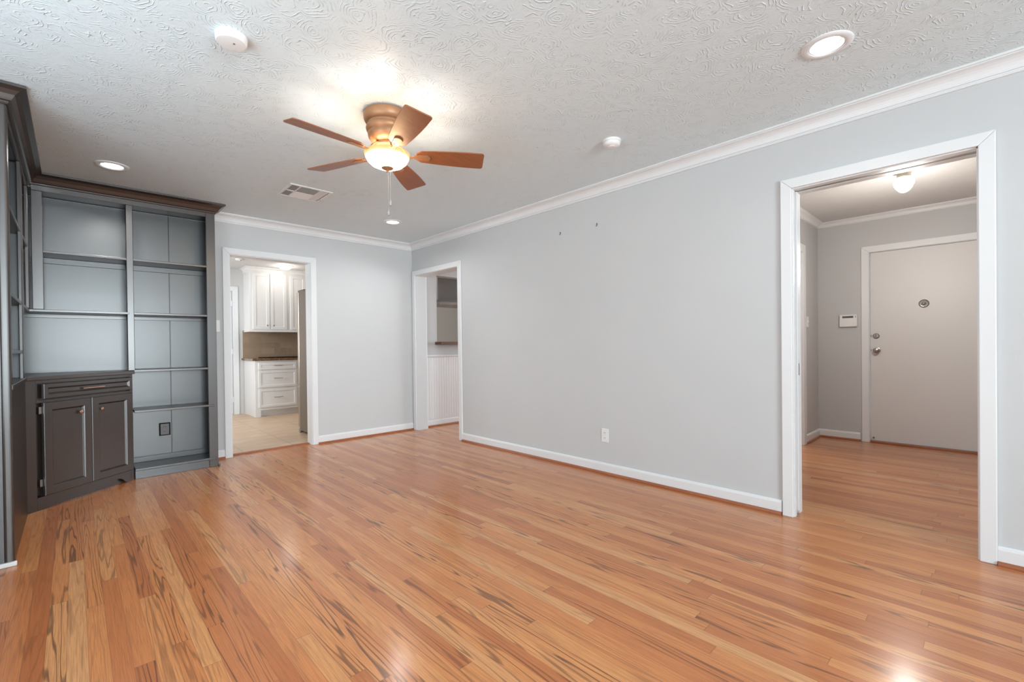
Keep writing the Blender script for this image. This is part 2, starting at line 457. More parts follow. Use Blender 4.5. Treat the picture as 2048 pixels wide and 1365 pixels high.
# left and rear walls, each with a window opening added for daylight
m = MB()
m.box(XL-0.15, XL, YR, -5.05, 0, H); m.box(XL-0.15, XL, -2.05, 0, 0, H)
m.box(XL-0.15, XL, -5.05, -2.05, 0, 0.65); m.box(XL-0.15, XL, -5.05, -2.05, 2.32, H)
struct(m.build('wall_left', M['wall']), 'pale grey left wall behind the side bookcase', 'wall')
m = MB()
m.box(XL-0.15, -3.72, YR-0.15, YR, 0, H); m.box(-1.75, 0.0, YR-0.15, YR, 0, H)
m.box(-3.72, -1.75, YR-0.15, YR, 0, 0.60); m.box(-3.72, -1.75, YR-0.15, YR, 2.10, H)
struct(m.build('wall_rear', M['wall']), 'pale grey wall behind the camera with an added window opening', 'wall')
def window(name, x0, x1, y0, y1, z0, z1, label, nb):
    w = thing(name, ((x0+x1)/2, (y0+y1)/2, z0), label, 'window', kind='structure')
    m = MB(); alongx = abs(x1-x0) > abs(y1-y0)
    t_ = 0.05
    m.box(x0, x1, y0, y1, z0, z0+t_); m.box(x0, x1, y0, y1, z1-t_, z1)
    for i in range(nb+1):
        if alongx:
            c = x0+t_/2+(x1-x0-t_)*i/nb; m.box(c-t_/2, c+t_/2, y0, y1, z0, z1)
        else:
            c = y0+t_/2+(y1-y0-t_)*i/nb; m.box(x0, x1, c-t_/2, c+t_/2, z0, z1)
    m.build('window_frame', M['trim'], w, 0.003)
window('added_window_1', -3.72, -1.75, YR-0.10, YR-0.05, 0.60, 2.10, 'wide white framed window added unseen behind the camera as a daylight source', 3)  # invented window that gives the rear daylight a source
window('added_window_2', XL-0.10, XL-0.05, -5.05, -2.05, 0.65, 2.32, 'white framed window added unseen in the left wall as a daylight source', 4)  # second invented window, for the light coming from the left
# foyer and dining shells
struct(MB().box(0.15, 1.50, -3.90, -3.78, 0, 2.45).box(2.36, 3.0, -3.90, -3.78, 0, 2.45).box(1.50, 2.36, -3.90, -3.78, 2.05, 2.45)
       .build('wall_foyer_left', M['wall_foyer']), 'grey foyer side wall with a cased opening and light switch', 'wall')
m = MB()
DY0, DY1, DZ = -5.30, -4.365, 2.065
m.box(3.0, 3.15, DY1, -3.78, 0, 2.45); m.box(3.0, 3.15, DY0, DY1, DZ, 2.45); m.box(3.0, 3.15, -7.35, DY0, 0, 2.45)
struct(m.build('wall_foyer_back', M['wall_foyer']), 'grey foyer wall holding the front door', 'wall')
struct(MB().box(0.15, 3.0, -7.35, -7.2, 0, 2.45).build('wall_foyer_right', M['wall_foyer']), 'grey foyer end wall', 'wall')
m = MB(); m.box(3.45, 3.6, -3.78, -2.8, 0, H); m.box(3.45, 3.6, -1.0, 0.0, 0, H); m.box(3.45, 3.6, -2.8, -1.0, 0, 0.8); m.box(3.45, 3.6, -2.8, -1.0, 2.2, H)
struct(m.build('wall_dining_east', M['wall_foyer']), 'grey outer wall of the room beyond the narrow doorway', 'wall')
# kitchen walls
struct(MB().box(-3.2, -2.10, 3.42, 3.55, 0, H).box(-1.335, 3.6, 3.42, 3.55, 0, H).box(-2.10, -1.335, 3.42, 3.55, 2.05, H).build('wall_kitchen_back', paint('kitchen_wall', (0.58, 0.575, 0.565), 0.55)), 'pale grey kitchen wall behind the cabinets', 'wall')
m = MB(); m.box(-3.32, -3.2, 0.13, 1.3, 0, H).box(-3.32, -3.2, 2.5, 3.55, 0, H).box(-3.32, -3.2, 1.3, 2.5, 0, 0.95).box(-3.32, -3.2, 1.3, 2.5, 2.05, H)  # window opening added to let the kitchen daylight in
struct(m.build('wall_kitchen_left', M['wall_foyer']), 'kitchen side wall with an opening added for daylight', 'wall')
struct(MB().box(3.45, 3.6, 0.13, 3.42, 0, H).build('wall_kitchen_right', M['wall_foyer']), 'kitchen end wall', 'wall')

# ------------------------------------------------------------------ mouldings
def crown_prof(drop, proj, top, back=0.0):
    k = [(0, 0), (0.13, 0), (0.16, 0.05), (0.13, 0.12), (0.09, 0.13), (0.09, 0.20), (0.19, 0.21), (0.21, 0.27), (0.21, 0.31), (0.24, 0.42), (0.31, 0.56), (0.43, 0.68),
         (0.60, 0.77), (0.80, 0.815), (0.86, 0.82), (0.86, 0.87), (1.0, 0.88), (1.0, 1.0), (0, 1.0)]
    # k: (out fraction, height fraction)
    return [(a*proj+back, top-drop+b*drop) for a, b in k]
cr = crown_prof(0.085, 0.078, H)
m = MB().sweep(cr, [(-2.285, 0), (0, 0), (0, YR)])
struct(m.build('trim_2', M['trim']), 'white crown moulding along the far and right walls', 'crown moulding')
m = MB().sweep(crown_prof(0.052, 0.075, 2.45), [(0.15, -3.90), (3.0, -3.90), (3.0, -7.2)])
struct(m.build('trim_3', M['trim']), 'white crown moulding around the foyer', 'crown moulding')
basep = [(0, 0.02), (0.014, 0.02), (0.015, 0.075), (0.012, 0.086), (0.005, 0.091), (0, 0.091)]
shoep = [(0, 0), (0.030, 0), (0.030, 0.008), (0.026, 0.016), (0.019, 0.020), (0, 0.020)]
def base(name, path, label):
    struct(MB().sweep(basep, path).build(name, M['trim']), 'white baseboard '+label, 'baseboard')
def shoe(name, path, label):
    struct(MB().sweep(shoep, path).build(name, M['shoe']), 'stained wood shoe moulding '+label, 'moulding')
for i, (path, lab) in enumerate([([(-2.283, 0), (-2.168, 0)], 'between the bookcase and the kitchen doorway'),
                                 ([(-1.251, 0), (-0.012, 0)], 'on the far wall right of the kitchen doorway'),
                                 ([(0, -1.070), (0, -4.374)], 'along the long right wall between the doorways'),
                                 ([(0, -5.314), (0, YR)], 'on the right wall past the pocket doorway'),
                                 ([(0.15, 0), (3.45, 0)], 'under the wainscot seen through the narrow doorway'),
                                 ([(2.445, -3.9), (3.0, -3.9), (3.0, -4.292)], 'around the left corner of the foyer')]):
    base('baseboard_%s' % ['far_left', 'far', 'right', 'right_front', 'dining', 'foyer'][i], path, lab)
    q = [list(p) for p in path]
    shoe('trim_%d' % (4+i), q, lab)

def casing(name, axis, fixed, sgn, a0, a1, ztop, w, label, left=True, right=True, th=0.018, head=True):
    """door casing; axis 'x' runs along x on plane y=fixed, axis 'y' along y on plane x=fixed; a0<a1 inner edges"""
    m = MB()
    def bar(pts):   # pts in (a,z) plane quad, with a raised inner bead
        n0, n1 = fixed, fixed+sgn*th
        rings = []
        for nn in (n0, n1):
            rings.append([(a, nn, z) if axis == 'x' else (nn, a, z) for a, z in pts])
        m.loft(rings)
    if left: bar([(a0, 0), (a0, ztop), (a0-w, ztop+w), (a0-w, 0)])
    if right: bar([(a1, 0), (a1, ztop), (a1+w, ztop+w), (a1+w, 0)])
    if head: bar([(a0, ztop), (a1, ztop), (a1+w, ztop+w), (a0-w, ztop+w)])
    return struct(m.build(name, M['trim'], None, 0.004, seg=2), label, 'door casing')
def jamb(name, axis, f0, f1, a0, a1, ztop, t_, label, gap=0.006):
    m = MB()
    def bx(a, b, z0, z1):
        if axis == 'x': m.box(a, b, f0, f1, z0, z1)
        else: m.box(f0, f1, a, b, z0, z1)
    bx(a0-t_, a0, 0, ztop+t_); bx(a1, a1+t_, 0, ztop+t_); bx(a0, a1, ztop, ztop+t_)
    return struct(m.build(name, M['trim'], None, 0.0015), label, 'door jamb')
casing('trim_10', 'x', 0.0, -1, -2.1035, -1.3107, 2.0487, 0.0628, 'white casing around the kitchen doorway')
jamb('trim_11', 'x', -0.001, 0.135, -2.097, -1.317, 2.043, 0.011, 'white jamb lining the kitchen doorway')
casing('trim_12', 'x', 0.13, 1, -2.1035, -1.3107, 2.0487, 0.0628, 'white casing on the kitchen side of the doorway')
casing('trim_13', 'y', 0.0, -1, -1.0085, -0.090, 2.022, 0.062, 'white casing around the narrow doorway in the corner')
jamb('trim_14', 'y', -0.001, 0.16, -1.000, -0.0985, 2.017, 0.011, 'white jamb lining the narrow doorway in the corner')
casing('trim_15', 'y', 0.0, -1, -5.2520, -4.4400, 2.0487, 0.0615, 'white casing around the wide pocket doorway')
# pocket doorway jambs: split jamb on the left with the door leaf in the slot
m = MB()
m.box(0.0, 0.040, -4.4460, -4.424, 0, 2.043); m.box(0.098, 0.150, -4.4460, -4.424, 0, 2.043)
m.box(-0.001, 0.150, -5.262, -5.247, 0, 2.043)
m.box(0.0, 0.046, -5.247, -4.424, 2.043, 2.058); m.box(0.092, 0.150, -5.247, -4.424, 2.043, 2.058)
struct(m.build('trim_16', M['trim'], None, 0.0015), 'white split jamb lining the pocket doorway', 'door jamb')
d = thing('door_1', (0.069, -4.43, 0.0), 'white pocket door slid into the wall with only its edge showing', 'door', kind='structure')
MB().box(0.048, 0.090, -4.454, -3.95, 0.030, 2.040).build('door_panel', M['trim'], d, 0.002)
tag(MB().box(0.061, 0.076, -4.4552, -4.4535, 0.885, 0.960).build('latch_plate', M['nickel'], d), 'dark metal edge pull')
MB().box(0.050, 0.088, -5.247, -4.43, 2.046, 2.060).build('track', M['steel'], d)
# foyer opening casing and front door
casing('trim_17', 'y', 3.0, -1, DY0+0.008, DY1-0.008, 2.058, 0.066, 'white casing around the front door')
jamb('trim_18', 'y', 2.999, 3.12, DY0+0.012, DY1-0.012, 2.055, 0.012, 'white jamb of the front door')
m = MB(); m.box(2.355, 2.445, -3.918, -3.90, 0, 2.13); m.box(1.43, 1.50, -3.918, -3.90, 0, 2.13); m.box(1.50, 2.355, -3.918, -3.90, 2.05, 2.13)
struct(m.build('trim_19', M['trim'], None, 0.003), 'white casing of the opening in the foyer side wall', 'door casing')
struct(MB().box(2.352, 2.362, -3.905, -3.775, 0, 2.05).build('trim_20', M['trim']), 'white jamb of the opening in the foyer side wall', 'door jamb')
fd = thing('door_2', (3.04, -4.83, 0), 'flat white front door at the end of the foyer', 'door', kind='structure')
MB().box(3.020, 3.062, -5.285, -4.382, 0.022, 2.052).build('door_panel', paint('front_door_paint', (0.70, 0.69, 0.675), 0.45), fd, 0.002)
kn = MB().lathe([(0.030, 0.0), (0.031, -0.004), (0.014, -0.010), (0.012, -0.030), (0.024, -0.038), (0.029, -0.050), (0.026, -0.062), (0.012, -0.070), (0.0, -0.071)], (3.0195, -4.437, 0.998), 28, 'X').build('door_knob', M['nickel'], fd, smooth=True)
m = MB().lathe([(0.029, 0.0), (0.029, -0.006), (0.022, -0.012), (0.0, -0.013)], (3.0195, -4.430, 1.152), 28, 'X')
db = m.build('deadbolt', M['nickel'], fd, smooth=True)
MB().box(2.990, 3.008, -4.4345, -4.4265, 1.138, 1.168).build('thumb_turn', M['nickel'], db, 0.002)
m = MB().lathe([(0.040, 0.0), (0.041, -0.004), (0.034, -0.009), (0.028, -0.007), (0.0, -0.007)], (3.0195, -4.816, 1.474), 32, 'X')
kp = m.build('door_viewer', M['nickel'], fd, smooth=True)
MB().lathe([(0.026, 0.0), (0.026, -0.002), (0.0, -0.002)], (3.0127, -4.816, 1.474), 28, 'X').build('dark_ring', M['grey_dark'], kp)
MB().lathe([(0.014, 0.0), (0.013, -0.008), (0.007, -0.012), (0.0, -0.013)], (3.011, -4.816, 1.474), 20, 'X').build('lens', M['nickel'], kp, smooth=True)
MB().box(3.012, 3.020, -4.392, -4.384, 0.985, 1.010).build('strike_plate', M['nickel'], fd)
MB().box(3.012, 3.020, -4.392, -4.384, 1.140, 1.165).build('strike_plate', M['nickel'], fd)
MB().lathe([(0.008, 0), (0.008, -0.012), (0, -0.013)], (3.0195, -4.404, 0.052), 16, 'X').build('door_bumper', M['grey_dark'], fd)
struct(MB().box(2.985, 3.10, -5.29, -4.377, 0.0, 0.018).build('trim_21', M['shoe'], None, 0.003), 'dark wood threshold under the front door', 'threshold')

# wainscot seen through the narrow doorway
m = MB(); m.box(0.15, 3.45, -0.008, 0.0, 0.09, 0.95)
for i in range(80):
    x = 0.16+i*0.041
    m.box(x, x+0.033, -0.0105, -0.008, 0.095, 0.945)
struct(m.build('trim_22', M['trim']), 'white beadboard wainscot below the serving opening', 'wainscot')
m = MB().sweep([(0, 0.945), (0.014, 0.945), (0.020, 0.952), (0.028, 0.962), (0.028, 0.972), (0.018, 0.980), (0, 0.980)], [(0.15, 0), (3.45, 0)])
struct(m.build('trim_23', M['trim']), 'white chair rail on top of the beadboard', 'chair rail')
tag(MB().box(0.352, 1.34, -0.14, 0.20, 1.120, 1.158).build('serving_ledge', M['ledge'], None, 0.004), 'dark wood ledge across the serving opening', 'ledge')
# range hood in the kitchen beyond the serving opening
rh = thing('range_hood', (1.15, 0.62, 1.72), 'stainless steel range hood seen through the serving opening', 'range hood')
m = MB(); n = 14; rb, rt = [], []
for i in range(n+1):
    x = 0.72+0.90*i/n; y = 0.42-0.10*math.sin(PI*i/n)
    rb.append((x, y))
pts = rb+[(1.62, 0.85), (0.72, 0.85)]
m.prism(pts, 1.725, 1.765)
pts2 = [(x, y+0.03) for x, y in rb]+[(1.60, 0.85), (0.74, 0.85)]
m.loft([[(x, y, 1.765) for x, y in pts2], [(x, y+0.06, 1.80+0.02*math.sin(PI*min(i, n)/n)) for i, (x, y) in enumerate(pts2)]])
m.build('canopy', M['hood'], rh, 0.002)
MB().box(0.79, 1.55, 0.56, 0.84, 1.79, 2.44).build('chimney', M['hood'], rh, 0.004)

# ------------------------------------------------------------------ bookcases
FY = -0.300     # face plane of the back bookcase
FX = -3.480     # face plane of the side bookcase
DF, DP = M['dark_frame'], M['dark_panel']
A = Vector((-2.892, -0.305)); B = Vector((-3.497, -0.852))
dd = (B-A).normalized(); nn = Vector((dd.y*-1, dd.x)) if False else Vector((-dd.y, dd.x))
if nn.dot(Vector((1, -1))) < 0: nn = -nn          # points into the room

bc = thing('built_in_bookcase', (-2.88, -0.15, 0), 'tall dark brown built-in bookcase against the far wall beside the kitchen doorway', 'bookcase')
MB().box(-2.305, -2.283, FY+0.01, -0.002, 0.0, 2.36).build('side_panel', DF, bc, 0.002)
MB().box(-2.352, -2.281, FY-0.002, FY+0.018, 0.0, 2.355).build('stile', DF, bc, 0.003)
MB().box(-2.918, -2.873, FY-0.002, FY+0.018, 0.921, 2.312).build('stile', DF, bc, 0.003)
MB().box(-3.466, -3.405, FY-0.002, FY+0.018, 1.412, 2.312).build('stile', DF, bc, 0.003)
MB().box(-2.905, -2.887, FY+0.018, -0.020, 0.922, 2.36).build('divider', DF, bc)
MB().box(-3.466, -2.352, FY-0.002, FY+0.018, 2.312, 2.355).build('top_rail', DF, bc, 0.003)
MB().box(-3.496, -2.305, FY+0.018, -0.022, 2.335, 2.352).build('top_board', DF, bc)
m = MB(); m.box(-3.815, -2.305, -0.020, -0.004, 0.0, 2.33)
bp_ = m.build('back_panel', DP, bc)
MB().lathe([(0.0035, 0.09), (0.0035, 2.33)], (-2.596, -0.0195, 0), 10).build('seam_bead', DP, bp_)
MB().box(-2.8865, -2.306, FY+0.004, -0.021, 1.846, 1.866).build('shelf', DF, bc, 0.003)
MB().box(-3.464, -2.9055, FY+0.004, -0.021, 1.846, 1.866).build('shelf', DF, bc, 0.003)
MB().box(-2.8865, -2.306, FY+0.004, -0.021, 1.392, 1.412).build('shelf', DF, bc, 0.003)
MB().box(-3.50, -2.9055, FY-0.004, -0.021, 1.392, 1.412).build('shelf', DF, bc, 0.003)
MB().box(-2.884, -2.306, FY+0.004, -0.021, 0.906, 0.926).build('shelf', DF, bc, 0.003)
MB().box(-2.884, -2.306, FY-0.006, -0.021, 0.562, 0.582).build('shelf', DF, bc, 0.003)
MB().box(-2.884, -2.306, FY-0.006, -0.021, 0.068, 0.088).build('bottom_shelf', DP, bc, 0.003)
MB().box(-2.884, -2.352, FY+0.002, FY+0.018, 0.0, 0.068).build('toe_board', DP, bc, 0.002)
for x0, x1 in ((-2.8865, -2.3055), (-3.815, -2.9055)):
    MB().box(x0, x1, -0.034, -0.020, 1.800, 1.846).build('cleat', DP, bc, 0.002)
    MB().box(x0, x1, -0.034, -0.020, 1.362, 1.392).build('cleat', DF, bc, 0.002)
MB().box(-2.884, -2.306, -0.034, -0.020, 0.088, 0.135).build('cleat', DP, bc, 0.002)
MB().box(-2.2835, -2.268, FY-0.012, FY+0.02, 0.0, 0.022).build('corner_foot', DF, bc, 0.004)

sb = thing('side_bookcase', (-3.65, -1.1, 0), 'dark built-in bookcase against the left wall with its end panel facing the room', 'bookcase')
MB().box(XL+0.002, FX+0.002, -1.842, -1.820, 0.0, 2.355).build('end_panel', DP, sb, 0.004)
MB().box(FX-0.034, FX+0.004, -1.850, -1.775, 0.0, 2.355).build('stile', DF, sb, 0.012, seg=4)
MB().box(FX-0.018, FX, -1.00, -0.860, 0.900, 2.312).build('stile', DF, sb, 0.003)
MB().box(FX-0.018, FX+0.002, -0.400, -0.300, 1.412, 2.312).build('stile', DF, sb, 0.003)
MB().box(FX-0.018, FX, -1.775, -0.300, 2.312, 2.355).build('top_rail', DF, sb, 0.003)
MB().box(XL+0.016, FX-0.018, -1.820, -0.022, 2.335, 2.352).build('top_board', DF, sb)
MB().box(XL+0.004, XL+0.014, -1.820, -0.022, 0.0, 2.33).build('back_panel', DP, sb)
MB().box(XL+0.014, FX-0.018, -0.895, -0.877, 0.922, 2.33).build('divider', DP, sb)
for y0, y1, z in ((-1.820, -0.895, 1.860), (-1.820, -0.895, 1.392), (-1.820, -0.895, 1.080), (-0.877, -0.302, 1.860), (-0.877, -0.302, 1.392)):
    MB().box(XL+0.014, FX-0.002, y0, y1, z, z+0.020).build('shelf', DF, sb, 0.003)
MB().box(XL+0.014, FX-0.001, -1.82, -0.872, 0.0, 0.895).build('base_body', DF, sb, 0.003)
MB().box(XL+0.014, FX+0.008, -1.82, -0.872, 0.895, 0.920).build('counter', DF, sb, 0.003)
tag(MB().box(XL+0.01, FX+0.012, -1.862, -1.842, 0.0, 0.022).build('shoe_strip', M['trim'], sb, 0.004), 'white strip at the foot of the panel')

# crown over both bookcases
cp = [(0, 2.350), (0.006, 2.350), (0.010, 2.356), (0.010, 2.364), (0.018, 2.368), (0.022, 2.376), (0.030, 2.394), (0.044, 2.412), (0.058, 2.421), (0.064, 2.424), (0.064, 2.438), (0, 2.438)]
cp = [(a*1.22, b) for a, b in cp]
tag(MB().sweep(cp, [(XL+0.002, -1.842), (FX, -1.842), (FX, FY), (-2.283, FY), (-2.283, -0.08)]).build('bookcase_crown', DF, None), 'dark brown crown moulding running along the tops of both bookcases', 'crown moulding')

# diagonal corner cabinet
cc = thing('corner_cabinet', (-3.3, -0.45, 0), 'dark brown angled base cabinet with drawer and two doors in the left corner', 'cabinet')
O = (A.x, A.y)
def ob(x0, x1, y0, y1, z0, z1):     # s along the face from the right, d outward of the face
    return MB().obox(O, dd, nn, x0, x1, y0, y1, z0, z1)
L = (B-A).length
MB().prism([(A.x-0.012, A.y+0.02), (B.x, B.y+0.022), (XL+0.016, -0.868), (XL+0.016, -0.024), (A.x-0.012, -0.024)], 0.10, 0.893).build('body', DF, cc)
def addo(m, *a): return m.obox(O, dd, nn, *a)
m = MB()
addo(m, 0.0, 0.026, -0.018, 0.0, 0.0, 0.893)
addo(m, 0.735, L, -0.018, 0.0, 0.0, 0.893)
addo(m, 0.026, 0.735, -0.018, 0.0, 0.870, 0.893)
addo(m, 0.026, 0.735, -0.018, 0.0, 0.735, 0.757)
addo(m, 0.360, 0.378, -0.018, 0.0, 0.085, 0.735)
m.build('face_frame', DF, cc, 0.002)
# scalloped valance under the doors
m = MB(); up, dn = [], []
for i in range(29):
    s_ = 0.026+0.709*i/28
    if s_ < 0.075 or s_ > 0.64: zb = 0.0
    else:
        e = min(s_-0.075, 0.64-s_)/0.045
        zb = 0.048*min(1, e)**0.6
    up.append((s_, 0.088)); dn.append((s_, zb))
ring = up+dn[::-1]
def P3(s_, d_, z): return (O[0]+dd.x*s_+nn.x*d_, O[1]+dd.y*s_+nn.y*d_, z)
for (s0, z0t), (s1, z1t), (_, zb0), (_, zb1) in zip(up, up[1:], dn, dn[1:]):
    m.loft([[P3(s0, -0.018, zb0), P3(s0, 0, zb0), P3(s0, 0, z0t), P3(s0, -0.018, z0t)], [P3(s1, -0.018, zb1), P3(s1, 0, zb1), P3(s1, 0, z1t), P3(s1, -0.018, z1t)]])
m.build('valance', DF, cc)
ob(0.03, 0.73, -0.040, -0.028, 0.0, 0.10).build('toe_board', DF, cc)
ob(0.700, 0.734, -0.0195, -0.0175, 0.088, 0.735).build('gap_shadow', M['black'], cc)
ob(0.700, 0.734, -0.0195, -0.0175, 0.757, 0.870).build('gap_shadow', M['black'], cc)
# countertop of the corner cabinet reaching back to the walls
MB().prism([(A.x+nn.x*0.014+0.006, A.y+nn.y*0.014), (B.x+nn.x*0.014, B.y+nn.y*0.014+0.002), (XL+0.016, B.y+nn.y*0.014+0.004), (XL+0.016, -0.022), (A.x+0.006, -0.022)], 0.893, 0.920).build('countertop', DF, cc, 0.003)
def panel_door(name, s0, s1, z0, z1, fw, parent, off=0.0, bev=0.012):
    """raised frame door with a recessed bevelled panel"""
    m = MB(); t_ = 0.019
    def rect(a, b, c, d_, dep): return [P3(a, dep, c), P3(b, dep, c), P3(b, dep, d_), P3(a, dep, d_)]
    rings = [rect(s0, s1, z0, z1, off+0.0005), rect(s0, s1, z0, z1, off+t_-0.003), rect(s0+0.003, s1-0.003, z0+0.003, z1-0.003, off+t_),
             rect(s0+fw, s1-fw, z0+fw, z1-fw, off+t_), rect(s0+fw+bev*0.4, s1-fw-bev*0.4, z0+fw+bev*0.4, z1-fw-bev*0.4, off+t_-0.004),
             rect(s0+fw+bev, s1-fw-bev, z0+fw+bev, z1-fw-bev, off+t_-0.012)]
    m.loft(rings)
    return m.build(name, DF, parent, 0.0)
dr = panel_door('drawer', 0.020, 0.698, 0.764, 0.866, 0.026, cc)
d1 = panel_door('door', 0.022, 0.364, 0.094, 0.737, 0.052, cc)
d2 = panel_door('door', 0.370, 0.702, 0.094, 0.737, 0.052, cc, 0.002)
def knob(s_, z, parent):
    m = MB(); rings = []
    prof = [(0.007, 0.018), (0.006, 0.022), (0.005, 0.030), (0.010, 0.034), (0.0145, 0.038), (0.0145, 0.041), (0.010, 0.044), (0.0004, 0.0452)]
    for r, d_ in prof:
        ring = []
        for i in range(20):
            a = 2*PI*i/20
            q = Vector(P3(s_, d_-0.011, z)) + Vector((dd.x, dd.y, 0))*r*math.cos(a)+Vector((0, 0, 1))*r*math.sin(a)
            ring.append(tuple(q))
        rings.append(ring)
    m.loft(rings)
    tag(m.build('knob', M['copper'], parent, smooth=True), 'small round copper knob')
knob(0.290, 0.640, d1); knob(0.450, 0.640, d2)
m = MB()
m.tube([P3(0.292, 0.0075, 0.813), P3(0.292, 0.028, 0.813)], 0.0045)
m.tube([P3(0.412, 0.0075, 0.813), P3(0.412, 0.028, 0.813)], 0.0045)
m.tube([P3(0.272, 0.030, 0.813), P3(0.432, 0.030, 0.813)], 0.0055, 10)
tag(m.build('handle', M['copper'], dr, smooth=True), 'slim bronze bar handle')
for z in (0.16, 0.66):
    ob(0.703, 0.722, -0.016, 0.006, z, z+0.05).build('hinge', M['nickel'], cc, 0.002)

# outlet in the bookcase, outlet on the long wall, switches
def outlet(name, at, ax, plate, slotm, label, w=0.070, h=0.114):
    """ax 'x': plate in an xz plane facing -y; ax 'y': in a yz plane facing -x"""
    t_ = thing(name, at, label, 'power outlet')
    def bx(u0, u1, z0, z1, d0, d1):
        if ax == 'x': return MB().box(at[0]+u0, at[0]+u1, at[1]-d0, at[1]-d1, at[2]+z0, at[2]+z1)
        return MB().box(at[0]-d0, at[0]-d1, at[1]+u0, at[1]+u1, at[2]+z0, at[2]+z1)
    bx(-w/2, w/2, -h/2, h/2, 0, 0.006).build('wall_plate', plate, t_, 0.002)
    for zc in (-0.022, 0.022):
        s = bx(-0.0165, 0.0165, zc-0.014, zc+0.014, 0.006, 0.008).build('socket', plate, t_, 0.002)
        m = MB()
        for u in (-0.0065, 0.0065):
            if ax == 'x': m.box(at[0]+u-0.0013, at[0]+u+0.0013, at[1]-0.0078, at[1]-0.0084, at[2]+zc-0.004, at[2]+zc+0.006)
            else: m.box(at[0]-0.0078, at[0]-0.0084, at[1]+u-0.0013, at[1]+u+0.0013, at[2]+zc-0.004, at[2]+zc+0.006)
        m.build('slots', slotm, s)
    return t_
oc = outlet('power_outlet', (-2.648, -0.0275, 0.361), 'x', M['darkplate'], M['black'], 'dark grey power outlet in the lowest bay of the bookcase', 0.066, 0.100)
m = MB().box(-2.690, -2.606, -0.0275, -0.020, 0.303, 0.419)
m.build('outlet_box_rim', M['black'], oc)
outlet('power_outlet', (0.0, -3.033, 0.325), 'y', M['plastic'], M['grey_dark'], 'white power outlet low on the long grey wall')

def switch(at, ax, label):
    t_ = thing('light_switch', at, label, 'light switch')
    m1 = MB(); m2 = MB()
    if ax == 'x':
        m1.box(at[0]-0.036, at[0]+0.036, at[1], at[1]-0.006, at[2]-0.058, at[2]+0.058)
        m2.box(at[0]-0.006, at[0]+0.006, at[1]-0.006, at[1]-0.014, at[2]-0.011, at[2]+0.011)
    m1.build('wall_plate', M['plastic'], t_, 0.002); m2.build('toggle', M['plastic'], t_, 0.001)
switch((-2.230, 0.0, 1.322), 'x', 'white light switch between the bookcase and the kitchen doorway')
switch((2.555, -3.90, 1.315), 'x', 'white light switch in the foyer beside the cased opening')

# alarm keypad in foyer
kp = thing('alarm_keypad', (3.0, -4.19, 1.32), 'white alarm keypad with small display left of the front door', 'alarm keypad')
MB().box(2.972, 3.0, -4.272, -4.110, 1.258, 1.392).build('housing', M['plastic'], kp, 0.004)
tag(MB().box(2.9705, 2.972, -4.238, -4.138, 1.356, 1.378).build('display', M['grey_dark'], kp), 'dark grey display')
for z in (1.360, 1.370):
    MB().box(2.970, 2.972, -4.262, -4.254, z, z+0.005).build('button', M['grey_dark'], kp)
MB().box(2.966, 2.972, -4.270, -4.112, 1.262, 1.342).build('flip_cover', M['plastic'], kp, 0.002)

# picture hooks on the long wall
def hook(y, z, label):
    m = MB()
    m.box(-0.002, 0.0, y-0.004, y+0.004, z-0.004, z+0.018)
    m.tube([(-0.002, y, z), (-0.006, y, z-0.008), (-0.012, y+0.001, z-0.010), (-0.016, y+0.002, z-0.004)], 0.0022, 8)
    m.lathe([(0.004, 0), (0.004, -0.005), (0, -0.006)], (-0.001, y, z+0.012), 12, 'X')
    o = m.build('picture_hook', M['grey_dark']); tag(o, label, 'hook', 'picture hooks on the long wall')
hook(-2.564, 2.113, 'small metal picture hook nearer the far corner of the long wall')
hook(-2.971, 2.113, 'small metal picture hook nearer the pocket doorway on the long wall')

# ------------------------------------------------------------------ ceiling fixtures
def downlight(cx, cy, label, power):
    t_ = thing('recessed_light', (cx, cy, H), label, 'ceiling light', 'recessed lights in the living room ceiling')
    MB().lathe([(0.0995, H+0.0), (0.0995, H-0.003), (0.094, H-0.007), (0.076, H-0.009), (0.0705, H-0.007), (0.0700, H+0.004), (0.080, H+0.004)], (cx, cy, 0), 56, cap=False).build('trim_ring', M['trim'], t_, smooth=True)
    MB().lathe([(0.0695, H-0.003), (0.066, H-0.004), (0.062, H+0.012), (0.061, H+0.018), (0.048, H+0.019), (0.048, H+0.024), (0.072, H+0.030)], (cx, cy, 0), 48, cap=False).build('gimbal_ring', M['trim'], t_, smooth=True)
    MB().lathe([(0.047, H+0.027), (0.047, H+0.014), (0.043, H+0.007), (0.026, H+0.001), (0.0, H-0.001)], (cx, cy, 0), 40).build('lamp', M['lamp'], t_, smooth=True)
    MB().lathe([(0.0805, H-0.002), (0.0805, H+0.09), (0.0, H+0.09)], (cx, cy, 0), 40, cap=False).build('housing', M['trim'], t_, smooth=True)
    l = bpy.data.lights.new('downlight_beam', 'SPOT'); l.energy = power; l.spot_size = math.radians(160); l.spot_blend = 0.7
    l.shadow_soft_size = 0.045; l.color = (1.0, 0.985, 0.96)
    o = bpy.data.objects.new('downlight_beam', l); COL.objects.link(o); o.location = (cx, cy, H-0.012)
for (cx, cy, lab), pw in zip(DL, (8, 52, 24, 8)): downlight(cx, cy, lab, pw)

